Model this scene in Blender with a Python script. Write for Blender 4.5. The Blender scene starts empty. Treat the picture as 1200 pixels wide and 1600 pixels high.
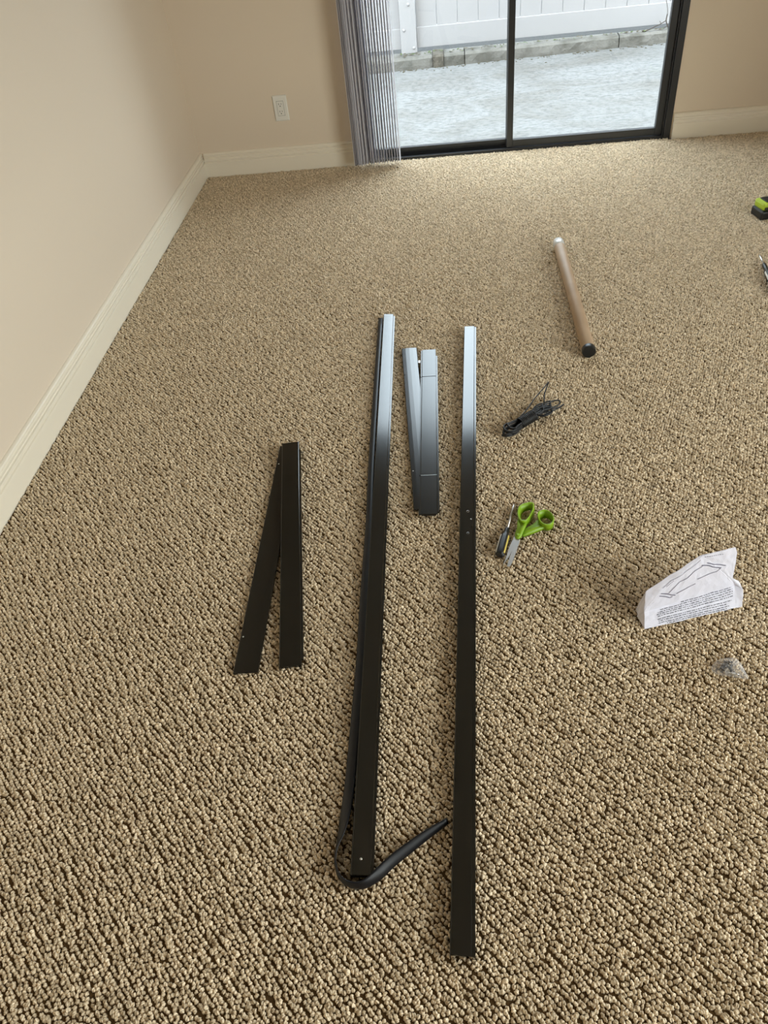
import bpy, bmesh, math, random
import numpy as np
from mathutils import Vector, Matrix, noise

rnd = random.Random(7)
sc = bpy.context.scene
COL = sc.collection
PI = math.pi

# ------------------------------------------------------------------ camera
F_PX, PITCH, ROLL, YAW, H = 1171.354, 0.7528, 0.1287, -0.1325, 1.4
_f = Vector((math.cos(PITCH)*math.sin(YAW), math.cos(PITCH)*math.cos(YAW), -math.sin(PITCH)))
_r = Vector((math.cos(YAW), -math.sin(YAW), 0))
_d = _f.cross(_r)
RT = _r*math.cos(ROLL) + _d*math.sin(ROLL)
DN = -_r*math.sin(ROLL) + _d*math.cos(ROLL)
EYE = Vector((0, 0, H))
cam_data = bpy.data.cameras.new('camera')
cam = bpy.data.objects.new('camera', cam_data)
COL.objects.link(cam)
cam_data.sensor_fit = 'VERTICAL'
cam_data.sensor_height = 36
cam_data.lens = F_PX/1600*36
cam_data.clip_start = 0.02
cam.matrix_world = Matrix(((RT.x, -DN.x, -_f.x, 0), (RT.y, -DN.y, -_f.y, 0), (RT.z, -DN.z, -_f.z, H), (0, 0, 0, 1)))
sc.camera = cam

def at(u, v, z=0.0):
    """point at height z seen at pixel (u, v) of the 1200x1600 photograph"""
    d = _f + RT*((u-600)/F_PX) + DN*((v-800)/F_PX)
    return EYE + d*((z-H)/d.z)

# ------------------------------------------------------------------ world, light, exposure
world = bpy.data.worlds.new('overcast_sky')
sc.world = world
world.use_nodes = True
bg = world.node_tree.nodes['Background']
bg.inputs[0].default_value = (0.79, 0.905, 1.0, 1)
bg.inputs[1].default_value = 8.5
sc.view_settings.view_transform = 'Standard'
sc.view_settings.look = 'None'
sc.view_settings.exposure = 0.40
sc.view_settings.gamma = 1.0
sc.view_settings.use_curve_mapping = False
sc.cycles.max_bounces = 10
sc.cycles.diffuse_bounces = 6
sc.cycles.transparent_max_bounces = 24
sc.cycles.use_denoising = True

def portal(name, loc, rot, sx, sy):
    l = bpy.data.lights.new(name, 'AREA')
    l.shape = 'RECTANGLE'; l.size = sx; l.size_y = sy
    l.cycles.is_portal = True
    o = bpy.data.objects.new(name, l)
    o.location = loc; o.rotation_euler = rot
    COL.objects.link(o)

# ------------------------------------------------------------------ materials
def lin(*c):
    return tuple(((x/255)/12.92 if x/255 <= .04045 else ((x/255+.055)/1.055)**2.4) for x in c) + (1,)

def mat(name, color, rough=.6, metal=0, ior=1.5, spec=None, bump=None, mottle=None, coat=0):
    m = bpy.data.materials.new(name); m.use_nodes = True
    nt = m.node_tree; N = nt.nodes; b = N['Principled BSDF']
    b.inputs['Base Color'].default_value = color
    b.inputs['Roughness'].default_value = rough
    b.inputs['Metallic'].default_value = metal
    b.inputs['IOR'].default_value = ior
    if coat: b.inputs['Coat Weight'].default_value = coat
    if spec is not None: b.inputs['Specular IOR Level'].default_value = spec
    tc = N.new('ShaderNodeTexCoord')
    if bump:
        sc_, st, di = bump
        n = N.new('ShaderNodeTexNoise'); n.inputs['Scale'].default_value = sc_; n.inputs['Detail'].default_value = 4
        nt.links.new(tc.outputs['Object'], n.inputs['Vector'])
        bp = N.new('ShaderNodeBump'); bp.inputs['Strength'].default_value = st; bp.inputs['Distance'].default_value = di
        nt.links.new(n.outputs['Fac'], bp.inputs['Height']); nt.links.new(bp.outputs[0], b.inputs['Normal'])
    if mottle:
        s2, col2, lo, hi = mottle
        n = N.new('ShaderNodeTexNoise'); n.inputs['Scale'].default_value = s2; n.inputs['Detail'].default_value = 6
        nt.links.new(tc.outputs['Object'], n.inputs['Vector'])
        r = N.new('ShaderNodeMapRange'); r.inputs[1].default_value = lo; r.inputs[2].default_value = hi
        nt.links.new(n.outputs['Fac'], r.inputs[0])
        mx = N.new('ShaderNodeMix'); mx.data_type = 'RGBA'
        mx.inputs[6].default_value = color; mx.inputs[7].default_value = col2
        nt.links.new(r.outputs[0], mx.inputs[0]); nt.links.new(mx.outputs[2], b.inputs['Base Color'])
    return m

M = {}
M['wall'] = mat('wall_paint', (.70, .60, .48, 1), .75, bump=(220, .12, .001), spec=.25)
M['ceiling'] = mat('ceiling_paint', (.66, .62, .56, 1), .9)
M['trim'] = mat('trim_paint', (.80, .735, .61, 1), .35, bump=(60, .05, .001))
M['floor'] = mat('carpet_backing', (.09, .055, .025, 1), 1, spec=0)
M['bronze'] = mat('dark_bronze_frame', (.012, .012, .014, 1), .35, bump=(300, .05, .001))
M['bar'] = mat('dark_bronze_enamel', (.0065, .0058, .0038, 1), .13, ior=1.56, bump=(18, .006, .001), mottle=(25, (.009, .008, .006, 1), .4, .7))
M['bar2'] = mat('dark_enamel_smooth', (.0065, .006, .0045, 1), .2, ior=1.56, bump=(14, .015, .001))
M['barblack'] = mat('black_enamel_edge', (.01, .01, .011, 1), .3, ior=1.5)
M['rubber'] = mat('black_rubber', (.004, .004, .006, 1), .42, ior=1.42, bump=(40, .06, .002))
M['patio'] = mat('patio_concrete', (.2, .2, .2, 1), .7)
M['curb'] = mat('curb_concrete', (.125, .115, .10, 1), .85, bump=(60, .5, .01), mottle=(9, (.07, .064, .052, 1), .42, .66))
M['rubble'] = mat('rough_mortar', (.085, .072, .055, 1), .9, bump=(90, .7, .01), mottle=(30, (.05, .042, .03, 1), .4, .6))
M['vinyl'] = mat('white_vinyl', (.27, .255, .252, 1), .45)
M['ground'] = mat('shade_dark_soil', (.006, .005, .004, 1), 1, bump=(50, .5, .01))  # shadow of the gap under the fence is put into this near-black colour
M['white_plastic'] = mat('white_plastic', (.74, .72, .66, 1), .35)
M['slot'] = mat('slot_black', (.02, .018, .015, 1), .8)
M['card'] = mat('kraft_cardboard', (.40, .275, .17, 1), .55, bump=(50, .06, .001), mottle=(14, (.44, .31, .2, 1), .4, .7))
M['blackcap'] = mat('black_plastic', (.010, .010, .010, 1), .4)
M['tape'] = mat('clear_tape_film', (.62, .6, .56, 1), .08, ior=1.5, coat=.5)
M['cord'] = mat('black_cord', (.010, .010, .011, 1), .45, bump=(900, .4, .001))
M['green'] = mat('green_plastic', (.24, .42, .012, 1), .42)
M['steel'] = mat('steel', (.62, .61, .60, 1), .28, metal=1, bump=(200, .05, .001))
M['yellow'] = mat('yellow_plastic', (.55, .42, .09, 1), .35)
M['paper'] = mat('paper', (.66, .65, .74, 1), .7, bump=(40, .25, .004))
M['ink'] = mat('printing_ink', (.10, .10, .12, 1), .8)
M['inkl'] = mat('printing_ink_drawing', (.13, .12, .17, 1), .8)
M['blackox'] = mat('black_oxide', (.015, .015, .017, 1), .3, ior=1.7)
M['lime'] = mat('lime_plastic', (.42, .55, .03, 1), .45)
M['twig'] = mat('dry_twig', (.04, .028, .02, 1), .9)
M['leaf'] = mat('dry_leaf', (.07, .055, .03, 1), .8)
M['leafg'] = mat('green_leaf', (.05, .075, .015, 1), .7)

def patio_nodes(m):
    nt = m.node_tree; N = nt.nodes; L = nt.links; b = N['Principled BSDF']
    tc = N.new('ShaderNodeTexCoord')
    mp = N.new('ShaderNodeMapping'); mp.inputs['Scale'].default_value = (1, 1.5, 1)
    L.new(tc.outputs['Object'], mp.inputs[0])
    n1 = N.new('ShaderNodeTexNoise'); n1.inputs['Scale'].default_value = 1.6; n1.inputs['Detail'].default_value = 9; n1.inputs['Roughness'].default_value = .62; n1.inputs['Distortion'].default_value = 1.2
    L.new(mp.outputs[0], n1.inputs['Vector'])
    n2 = N.new('ShaderNodeTexNoise'); n2.inputs['Scale'].default_value = 24; n2.inputs['Detail'].default_value = 8; n2.inputs['Roughness'].default_value = .7
    L.new(mp.outputs[0], n2.inputs['Vector'])
    r1 = N.new('ShaderNodeValToRGB'); e = r1.color_ramp.elements
    e[0].position = .34; e[0].color = (.115, .108, .098, 1); e[1].position = .60; e[1].color = (.158, .156, .151, 1)
    L.new(n1.outputs['Fac'], r1.inputs[0])
    r2 = N.new('ShaderNodeValToRGB'); e = r2.color_ramp.elements
    e[0].position = .40; e[0].color = (.64, .64, .64, 1); e[1].position = .54; e[1].color = (1, 1, 1, 1)
    L.new(n2.outputs['Fac'], r2.inputs[0])
    mx = N.new('ShaderNodeMix'); mx.data_type = 'RGBA'; mx.blend_type = 'MULTIPLY'; mx.inputs[0].default_value = 1
    L.new(r1.outputs[0], mx.inputs[6]); L.new(r2.outputs[0], mx.inputs[7])
    L.new(mx.outputs[2], b.inputs['Base Color'])
    bp = N.new('ShaderNodeBump'); bp.inputs['Strength'].default_value = .3; bp.inputs['Distance'].default_value = .01
    L.new(n2.outputs['Fac'], bp.inputs['Height']); L.new(bp.outputs[0], b.inputs['Normal'])
patio_nodes(M['patio'])

def yarn_mat():
    m = bpy.data.materials.new('berber_yarn'); m.use_nodes = True
    nt = m.node_tree; N = nt.nodes; L = nt.links; b = N['Principled BSDF']
    b.inputs['Roughness'].default_value = .62; b.inputs['Specular IOR Level'].default_value = .6; b.inputs['Sheen Weight'].default_value = .4; b.inputs['Sheen Roughness'].default_value = .4
    oi = N.new('ShaderNodeObjectInfo')
    r = N.new('ShaderNodeValToRGB'); e = r.color_ramp.elements
    e[0].position = 0; e[0].color = YARN[0]; e[1].position = 1; e[1].color = YARN[1]
    L.new(oi.outputs['Random'], r.inputs[0])
    tc = N.new('ShaderNodeTexCoord')
    n = N.new('ShaderNodeTexNoise'); n.inputs['Scale'].default_value = 520; n.inputs['Detail'].default_value = 2
    L.new(tc.outputs['Object'], n.inputs['Vector'])
    r2 = N.new('ShaderNodeMapRange'); r2.inputs[1].default_value = .3; r2.inputs[2].default_value = .7; r2.inputs[3].default_value = .58; r2.inputs[4].default_value = 1.2
    L.new(n.outputs['Fac'], r2.inputs[0])
    mx = N.new('ShaderNodeMix'); mx.data_type = 'RGBA'; mx.blend_type = 'MULTIPLY'; mx.inputs[0].default_value = 1
    L.new(r.outputs[0], mx.inputs[6]); L.new(r2.outputs[0], mx.inputs[7]); L.new(mx.outputs[2], b.inputs['Base Color'])
    return m
YARN = ((.52, .40, .25, 1), (.92, .76, .54, 1))
M['yarn'] = yarn_mat()

def glass_mat(name='window_glass', tint=(.97, .985, .98, 1)):
    m = bpy.data.materials.new(name); m.use_nodes = True
    nt = m.node_tree; N = nt.nodes; L = nt.links; N.remove(N['Principled BSDF'])
    out = N['Material Output']
    t = N.new('ShaderNodeBsdfTransparent'); t.inputs[0].default_value = tint
    g = N.new('ShaderNodeBsdfGlossy'); g.inputs['Roughness'].default_value = .01
    lw = N.new('ShaderNodeLayerWeight'); lw.inputs[0].default_value = .5
    pw = N.new('ShaderNodeMath'); pw.operation = 'POWER'; pw.inputs[1].default_value = 5; L.new(lw.outputs['Facing'], pw.inputs[0])
    fr = N.new('ShaderNodeMapRange'); fr.inputs[3].default_value = .02; fr.inputs[4].default_value = .9; L.new(pw.outputs[0], fr.inputs[0])
    mx = N.new('ShaderNodeMixShader')
    L.new(fr.outputs[0], mx.inputs[0]); L.new(t.outputs[0], mx.inputs[1]); L.new(g.outputs[0], mx.inputs[2]); L.new(mx.outputs[0], out.inputs[0])
    return m
M['glass'] = glass_mat()
M['fill_glass'] = glass_mat('warm_fill_glass', (.99, .955, .895, 1))  # warm tint for the light of the added, unseen window

def film_mat():
    m = bpy.data.materials.new('clear_bag_film'); m.use_nodes = True
    nt = m.node_tree; N = nt.nodes; L = nt.links; b = N['Principled BSDF']
    b.inputs['Base Color'].default_value = (.8, .78, .78, 1); b.inputs['Roughness'].default_value = .12
    out = N['Material Output']
    t = N.new('ShaderNodeBsdfTransparent')
    lw = N.new('ShaderNodeLayerWeight'); lw.inputs[0].default_value = .35
    r = N.new('ShaderNodeMapRange'); r.inputs[3].default_value = .10; r.inputs[4].default_value = .6
    L.new(lw.outputs['Facing'], r.inputs[0])
    mx = N.new('ShaderNodeMixShader')
    L.new(r.outputs[0], mx.inputs[0]); L.new(t.outputs[0], mx.inputs[1]); L.new(b.outputs[0], mx.inputs[2]); L.new(mx.outputs[0], out.inputs[0])
    return m
M['film'] = film_mat()

def slat_mat():
    m = bpy.data.materials.new('blind_vinyl'); m.use_nodes = True
    nt = m.node_tree; N = nt.nodes; L = nt.links; b = N['Principled BSDF']
    b.inputs['Base Color'].default_value = (.68, .66, .67, 1); b.inputs['Roughness'].default_value = .5
    tr = N.new('ShaderNodeBsdfTranslucent'); tr.inputs[0].default_value = (.85, .84, .89, 1)
    mx = N.new('ShaderNodeMixShader'); mx.inputs[0].default_value = .42
    L.new(b.outputs[0], mx.inputs[1]); L.new(tr.outputs[0], mx.inputs[2]); L.new(mx.outputs[0], N['Material Output'].inputs[0])
    return m
M['slat'] = slat_mat()

# ------------------------------------------------------------------ helpers
def obj(name, bm, m, parent=None, smooth=False, loc=None):
    me = bpy.data.meshes.new(name)
    bmesh.ops.recalc_face_normals(bm, faces=bm.faces)
    bm.to_mesh(me); bm.free()
    for x in (m if isinstance(m, (list, tuple)) else [m]): me.materials.append(x)
    if smooth:
        for p in me.polygons: p.use_smooth = True
    o = bpy.data.objects.new(name, me); COL.objects.link(o)
    if parent: o.parent = parent
    if loc is not None:
        o.location = loc
        me.transform(Matrix.Translation(-Vector(loc)))
    return o

def tag(o, label=None, cat=None, group=None, kind=None):
    if label: o['label'] = label
    if cat: o['category'] = cat
    if group: o['group'] = group
    if kind: o['kind'] = kind
    return o

def thing(name, label, cat, loc=(0, 0, 0), group=None, kind=None):
    o = bpy.data.objects.new(name, None); COL.objects.link(o)
    o.empty_display_size = .05
    o.location = loc
    return tag(o, label, cat, group, kind)

def child(root, name, bm, m, smooth=False, label=None):
    """bm is in world space; the part is stored relative to its thing"""
    o = obj(name, bm, m, None, smooth)
    o.data.transform(Matrix.Translation(-root_loc(root)))
    o.parent = root
    if label: o['label'] = label
    return o

def root_loc(o):
    v = Vector((0, 0, 0))
    while o: v += o.location; o = o.parent
    return v

def box(bm, a, b, bevel=0):
    (x0, y0, z0), (x1, y1, z1) = a, b
    r = bmesh.ops.create_cube(bm, size=1, matrix=Matrix.Translation(((x0+x1)/2, (y0+y1)/2, (z0+z1)/2)) @ Matrix.Diagonal((abs(x1-x0), abs(y1-y0), abs(z1-z0), 1)))
    if bevel:
        es = list({e for v in r['verts'] for e in v.link_edges})
        bmesh.ops.bevel(bm, geom=es, offset=bevel, segments=2, affect='EDGES', profile=.6)
    return bm

def B(a, b, bevel=0): return box(bmesh.new(), a, b, bevel)

def frame_at(t, up=Vector((0, 0, 1))):
    t = t.normalized(); s = t.cross(up)
    if s.length < 1e-4: s = t.cross(Vector((1, 0, 0)))
    s.normalize(); return s, s.cross(t).normalized()

def sweep(bm, pts, rad, n=8, closed=False, caps=True, sq=(1, 1)):
    """round tube along points, parallel transported; rad: number or list"""
    pts = [Vector(p) for p in pts]; k = len(pts); rings = []
    if not hasattr(rad, '__len__'): rad = [rad]*k
    T = []
    for i in range(k):
        a = pts[(i-1) % k] if (closed or i > 0) else pts[i]; b = pts[(i+1) % k] if (closed or i < k-1) else pts[i]
        T.append((b-a).normalized())
    s, u = frame_at(T[0])
    for i in range(k):
        s = (s - T[i]*s.dot(T[i])).normalized(); u = s.cross(T[i]).normalized()
        rings.append([bm.verts.new(pts[i] + (s*math.cos(2*PI*j/n)*sq[0] + u*math.sin(2*PI*j/n)*sq[1])*rad[i]) for j in range(n)])
    for i in range(k if closed else k-1):
        a, b = rings[i], rings[(i+1) % k]
        for j in range(n): bm.faces.new((a[j], a[(j+1) % n], b[(j+1) % n], b[j]))
    if caps and not closed:
        bm.faces.new(rings[0][::-1]); bm.faces.new(rings[-1])
    return bm

def smooth_path(pts, n=6, closed=False):
    P = [Vector(p) for p in pts]; k = len(P); out = []
    rng = range(k if closed else k-1)
    for i in rng:
        g = (lambda j: P[j % k]) if closed else (lambda j: P[max(0, min(k-1, j))])
        p0, p1, p2, p3 = g(i-1), g(i), g(i+1), g(i+2)
        for q in range(n):
            t = q/n
            out.append(.5*((2*p1)+(-p0+p2)*t+(2*p0-5*p1+4*p2-p3)*t*t+(-p0+3*p1-3*p2+p3)*t**3))
    if not closed: out.append(P[-1])
    return out

def extrude_profile(bm, prof, p0, p1, side, roll=0):
    """closed profile (s, z) carried from p0 to p1; s runs along 'side'"""
    p0, p1, side = Vector(p0), Vector(p1), Vector(side).normalized(); up = Vector((0, 0, 1))
    if roll: side, up = side*math.cos(roll)-up*math.sin(roll), up*math.cos(roll)+side*math.sin(roll)
    A = [bm.verts.new(p0+side*s+up*z) for s, z in prof]; Bv = [bm.verts.new(p1+side*s+up*z) for s, z in prof]
    n = len(prof)
    for i in range(n): bm.faces.new((A[i], A[(i+1) % n], Bv[(i+1) % n], Bv[i]))
    bm.faces.new(A[::-1]); bm.faces.new(Bv)
    return bm

def prism(bm, outline, z0, z1):
    A = [bm.verts.new((x, y, z0)) for x, y in outline]; Bv = [bm.verts.new((x, y, z1)) for x, y in outline]
    n = len(outline)
    for i in range(n): bm.faces.new((A[i], A[(i+1) % n], Bv[(i+1) % n], Bv[i]))
    bm.faces.new(A[::-1]); bm.faces.new(Bv)
    return bm

def cut(o, cutters):
    """boolean holes, applied; cutters are thrown away"""
    for c in cutters:
        md = o.modifiers.new('hole', 'BOOLEAN'); md.operation = 'DIFFERENCE'; md.object = c; md.solver = 'EXACT'
    dg = bpy.context.evaluated_depsgraph_get(); dg.update()
    me = bpy.data.meshes.new_from_object(o.evaluated_get(dg))
    o.modifiers.clear(); o.data = me
    for c in cutters: bpy.data.objects.remove(c, do_unlink=True)

# ------------------------------------------------------------------ room
XL, YB, XR, YF, ZC = -1.3163, 4.2449, 2.60, -3.60, 2.44
DX0, DX1, DZ = -0.47, 1.178, 2.05       # sliding door opening
WT = .16
ZF = -.0052
def struct(name, bm, m, smooth=False):
    return tag(obj(name, bm, m, None, smooth), kind='structure')

struct('floor', B((XL-WT, YF-WT, -.12), (XR+WT, YB+.02, ZF)), M['floor'])
struct('ceiling', B((XL-WT, YF-WT, ZC), (XR+WT, YB+WT, ZC+.1)), M['ceiling'])
struct('wall_left', B((XL-WT, YF-WT, ZF), (XL, YB+WT, ZC)), M['wall'])
bm = B((XL, YB, ZF), (DX0, YB+WT, ZC)); box(bm, (DX1, YB, ZF), (XR, YB+WT, ZC)); box(bm, (DX0, YB, DZ), (DX1, YB+WT, ZC))
struct('wall_back', bm, M['wall'])
WY0, WY1, WZ0, WZ1 = -1.6, 1.5, .3, 2.2   # unseen window added in the right wall to brighten the room
struct('wall_front', B((XL, YF-WT, ZF), (XR, YF, ZC)), M['wall'])
bm = B((XR, YF-WT, ZF), (XR+WT, WY0, ZC)); box(bm, (XR, WY1, ZF), (XR+WT, YB+WT, ZC)); box(bm, (XR, WY0, ZF), (XR+WT, WY1, WZ0)); box(bm, (XR, WY0, WZ1), (XR+WT, WY1, ZC))
struct('wall_right', bm, M['wall'])
w = thing('fill_window_1', None, None, (XR, (WY0+WY1)/2, 1.3), kind='structure')
fx = (XR+.05, XR+.10)
child(w, 'jamb', B((fx[0], WY0, WZ0), (fx[1], WY0+.05, WZ1)), M['bronze']); child(w, 'jamb', B((fx[0], WY1-.05, WZ0), (fx[1], WY1, WZ1)), M['bronze'])
child(w, 'rail', B((fx[0], WY0+.05, WZ0), (fx[1], WY1-.05, WZ0+.05)), M['bronze']); child(w, 'rail', B((fx[0], WY0+.05, WZ1-.05), (fx[1], WY1-.05, WZ1)), M['bronze'])
child(w, 'glass_pane', B((XR+.07, WY0+.05, WZ0+.05), (XR+.075, WY1-.05, WZ1-.05)), M['fill_glass'])
portal('fill_window_portal', (XR+.02, (WY0+WY1)/2, (WZ0+WZ1)/2), (0, PI/2, 0), WZ1-WZ0, WY1-WY0)
portal('door_portal', ((DX0+DX1)/2, YB+.2, 1.03), (-PI/2, 0, 0), DX1-DX0, 2.05)

# baseboards: moulded profile, t out from the wall
PROF = [(0, ZF), (.0211, ZF), (.0211, .068), (.0200, .0705), (.0150, .0725), (.0140, .0755), (.0165, .0770), (.0195, .0790), (.0200, .0840), (.0185, .0875), (.0130, .0890), (.0120, .0925), (.0140, .0940), (.0145, .0965), (.0095, .0990), (.0085, .1020), (.0110, .1035), (.0130, .1065), (.0130, .1110), (.0105, .1150), (.0060, .1175), (.003, .1181), (0, .1181)]
def baseboard(name, p0, p1, side):
    bm = bmesh.new(); extrude_profile(bm, PROF, p0, p1, side); struct(name, bm, M['trim'])
baseboard('baseboard_left', (XL, YF, 0), (XL, YB, 0), (1, 0, 0))
baseboard('baseboard_back', (XL+.0205, YB, 0), (DX0-.004, YB, 0), (0, -1, 0))
baseboard('baseboard_back.001', (DX1+.006, YB, 0), (XR, YB, 0), (0, -1, 0))
baseboard('baseboard_right', (XR, YF, 0), (XR, YB-.021, 0), (-1, 0, 0))
baseboard('baseboard_front', (XL+.021, YF, 0), (XR-.021, YF, 0), (0, 1, 0))

# sliding glass door, all pieces in dark bronze
d = thing('door_1', None, None, ((DX0+DX1)/2, YB+.05, 0), kind='structure')
child(d, 'jamb', B((DX1-.034, YB-.004, ZF), (DX1, YB+.13, DZ), .002), M['bronze'])
child(d, 'jamb', B((DX0, YB-.004, ZF), (DX0+.05, YB+.13, DZ), .002), M['bronze'])
child(d, 'jamb_lip', B((DX1-.040, YB+.004, ZF), (DX1-.036, YB+.02, DZ)), M['bronze'])
child(d, 'head_frame', B((DX0+.05, YB-.004, DZ-.05), (DX1-.034, YB+.13, DZ), .002), M['bronze'])
bm = B((DX0+.05, YB+.002, ZF), (DX1-.034, YB+.13, .004)); box(bm, (DX0+.05, YB+.002, ZF), (DX1-.034, YB+.010, .010)); box(bm, (DX0+.05, YB+.047, .004), (DX1-.034, YB+.051, .012))
child(d, 'track', bm, M['bronze'])
# right panel (nearer the room)
RX0, RX1 = .338, 1.143
p = thing('sliding_panel', None, None, (0, 0, 0)); p.parent = d; p.location = (0, 0, 0)
bm = B((RX0, YB+.016, .012), (RX0+.032, YB+.046, DZ-.055), .002); child(p, 'stile', bm, M['bronze'])
bm = B((1.103, YB+.016, .012), (RX1, YB+.046, DZ-.055), .002); child(p, 'stile', bm, M['bronze'])
bm = B((RX0+.032, YB+.018, .012), (1.103, YB+.044, .047), .002); child(p, 'rail', bm, M['bronze'])
bm = B((RX0+.032, YB+.018, DZ-.11), (1.103, YB+.044, DZ-.055), .002); child(p, 'rail', bm, M['bronze'])
child(p, 'glass_pane', B((RX0+.03, YB+.029, .045), (1.105, YB+.033, DZ-.1)), M['glass'])
# left panel (further out)
LX0 = DX0+.05
p = thing('fixed_panel', None, None, (0, 0, 0)); p.parent = d
child(p, 'stile', B((LX0, YB+.056, .006), (LX0+.028, YB+.086, DZ-.055), .002), M['bronze'])
child(p, 'stile', B((RX0-.002, YB+.056, .006), (RX0+.030, YB+.086, DZ-.055), .002), M['bronze'])
child(p, 'rail', B((LX0+.028, YB+.058, .006), (RX0-.002, YB+.084, .042), .002), M['bronze'])
child(p, 'rail', B((LX0+.028, YB+.058, DZ-.11), (RX0-.002, YB+.084, DZ-.055), .002), M['bronze'])
child(p, 'glass_pane', B((LX0+.026, YB+.069, .04), (RX0, YB+.073, DZ-.1)), M['glass'])

# ------------------------------------------------------------------ carpet pile (looped yarn)
def loop_mesh(seed):
    """one rounded yarn tuft with the grooves of its twisted plies"""
    r = random.Random(seed); bm = bmesh.new()
    nu, nv = 16, 7
    a, b, h = .0046, .0040, .0060
    ph = r.random()*6; pa = r.uniform(-.5, .5); k = r.uniform(1150, 1500)
    def dent(x, y, z):
        q = (x*math.cos(pa)+y*math.sin(pa)); w_ = .5+.5*math.cos(k*q+ph+y*260)
        return 1-.36*w_**2
    top = bm.verts.new((0, 0, h*dent(0, 0, h))); rows = []
    for j in range(1, nv+1):
        th = PI*.60*j/nv; row = []
        for i in range(nu):
            f = 2*PI*i/nu
            x = a*math.sin(th)*math.cos(f); y = b*math.sin(th)*math.sin(f); z = h*math.cos(th); s = dent(x, y, z)*(1+.04*r.uniform(-1, 1))
            row.append(bm.verts.new((x*(.4+.6*s), y*s, z*s if z > 0 else z)))
        rows.append(row)
    for i in range(nu): bm.faces.new((top, rows[0][i], rows[0][(i+1) % nu]))
    for j in range(nv-1):
        for i in range(nu): bm.faces.new((rows[j][i], rows[j+1][i], rows[j+1][(i+1) % nu], rows[j][(i+1) % nu]))
    me = bpy.data.meshes.new('yarn_loop'); bmesh.ops.recalc_face_normals(bm, faces=bm.faces); bm.to_mesh(me); bm.free()
    me.materials.append(M['yarn'])
    for p_ in me.polygons: p_.use_smooth = True
    return me

def carpet():
    rs = np.random.RandomState(3)
    PR, PA = .0082, .0077        # between rows, along a row (rows run diagonally)
    n = 700
    i, j = np.meshgrid(np.arange(-n, n), np.arange(-n, n), indexing='ij')
    i = i.ravel().astype(float); j = j.ravel().astype(float)
    u = (j + .5*(i % 2))*PA; v = i*PR
    wob = .0012*np.sin(u*61+i*2.3)+.0010*np.sin(u*17.7+i*.31)
    u = u + rs.normal(0, .0009, u.shape); v = v + rs.normal(0, .0012, v.shape) + wob
    c, s = math.cos(math.radians(-46)), math.sin(math.radians(-46))
    x = c*u - s*v + .6; y = s*u + c*v + 1.4
    k = (x > XL+.024) & (x < XR-.024) & (y > -1.4) & (y < YB-.026)
    # threshold in the door opening
    k2 = (x > DX0+.01) & (x < DX1-.01) & (y >= YB-.026) & (y < YB-.002)
    k = k | k2
    x, y = x[k], y[k]; m = len(x)
    z = rs.normal(0, .0007, m) + ZF + .0002
    co = np.stack([x, y, z], 1).astype(np.float32)
    me = bpy.data.meshes.new('carpet_pile'); me.vertices.add(m); me.vertices.foreach_set('co', co.ravel())
    rot = np.stack([rs.normal(0, .25, m), rs.normal(0, .25, m), rs.normal(-.8, .65, m)], 1).astype(np.float32)
    scl = np.stack([rs.normal(1.0, .13, m), rs.normal(1.0, .13, m), rs.normal(1, .15, m)], 1).astype(np.float32)
    at1 = me.attributes.new('rot', 'FLOAT_VECTOR', 'POINT'); at1.data.foreach_set('vector', rot.ravel())
    at2 = me.attributes.new('scl', 'FLOAT_VECTOR', 'POINT'); at2.data.foreach_set('vector', scl.ravel())
    o = bpy.data.objects.new('carpet_pile', me); COL.objects.link(o)
    me.materials.append(M['yarn'])
    tag(o, 'beige looped berber carpet pile covering the floor in diagonal rows', 'carpet', kind='stuff')
    ng = bpy.data.node_groups.new('pile', 'GeometryNodeTree')
    ng.interface.new_socket('Geometry', in_out='INPUT', socket_type='NodeSocketGeometry')
    ng.interface.new_socket('Geometry', in_out='OUTPUT', socket_type='NodeSocketGeometry')
    N, L = ng.nodes, ng.links
    gi = N.new('NodeGroupInput'); go = N.new('NodeGroupOutput')
    m2p = N.new('GeometryNodeMeshToPoints'); L.new(gi.outputs[0], m2p.inputs[0])
    iop = N.new('GeometryNodeInstanceOnPoints'); L.new(m2p.outputs[0], iop.inputs['Points'])
    # loops are kept as three meshes, joined as separate instances and picked at random
    g2i = N.new('GeometryNodeGeometryToInstance')
    for q in range(4):
        src = bpy.data.objects.new('yarn_loop', loop_mesh(q+5))
        inf = N.new('GeometryNodeObjectInfo'); inf.inputs['Object'].default_value = src
        L.new(inf.outputs['Geometry'], g2i.inputs[0])
    L.new(g2i.outputs[0], iop.inputs['Instance'])
    iop.inputs['Pick Instance'].default_value = True
    for nm, sock in (('rot', 'Rotation'), ('scl', 'Scale')):
        na = N.new('GeometryNodeInputNamedAttribute'); na.data_type = 'FLOAT_VECTOR'; na.inputs[0].default_value = nm
        L.new([s_ for s_ in na.outputs if s_.enabled][0], iop.inputs[sock])
    L.new(iop.outputs[0], go.inputs[0])
    md = o.modifiers.new('pile', 'NODES'); md.node_group = ng
    print('loops', m)
carpet()

# ------------------------------------------------------------------ outside
ZP = -.08
struct('patio', B((-6, YB+WT-.03, ZP-.2), (9, 6.60, ZP)), M['patio'])
struct('ground', B((-14, -12, -.45), (16, 16, -.25)), M['ground'])
struct('ground', B((-6, 6.603, -.24), (9, 12, -.012)), M['ground'])  # raised behind the fence so the gap under it looks shaded
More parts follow.
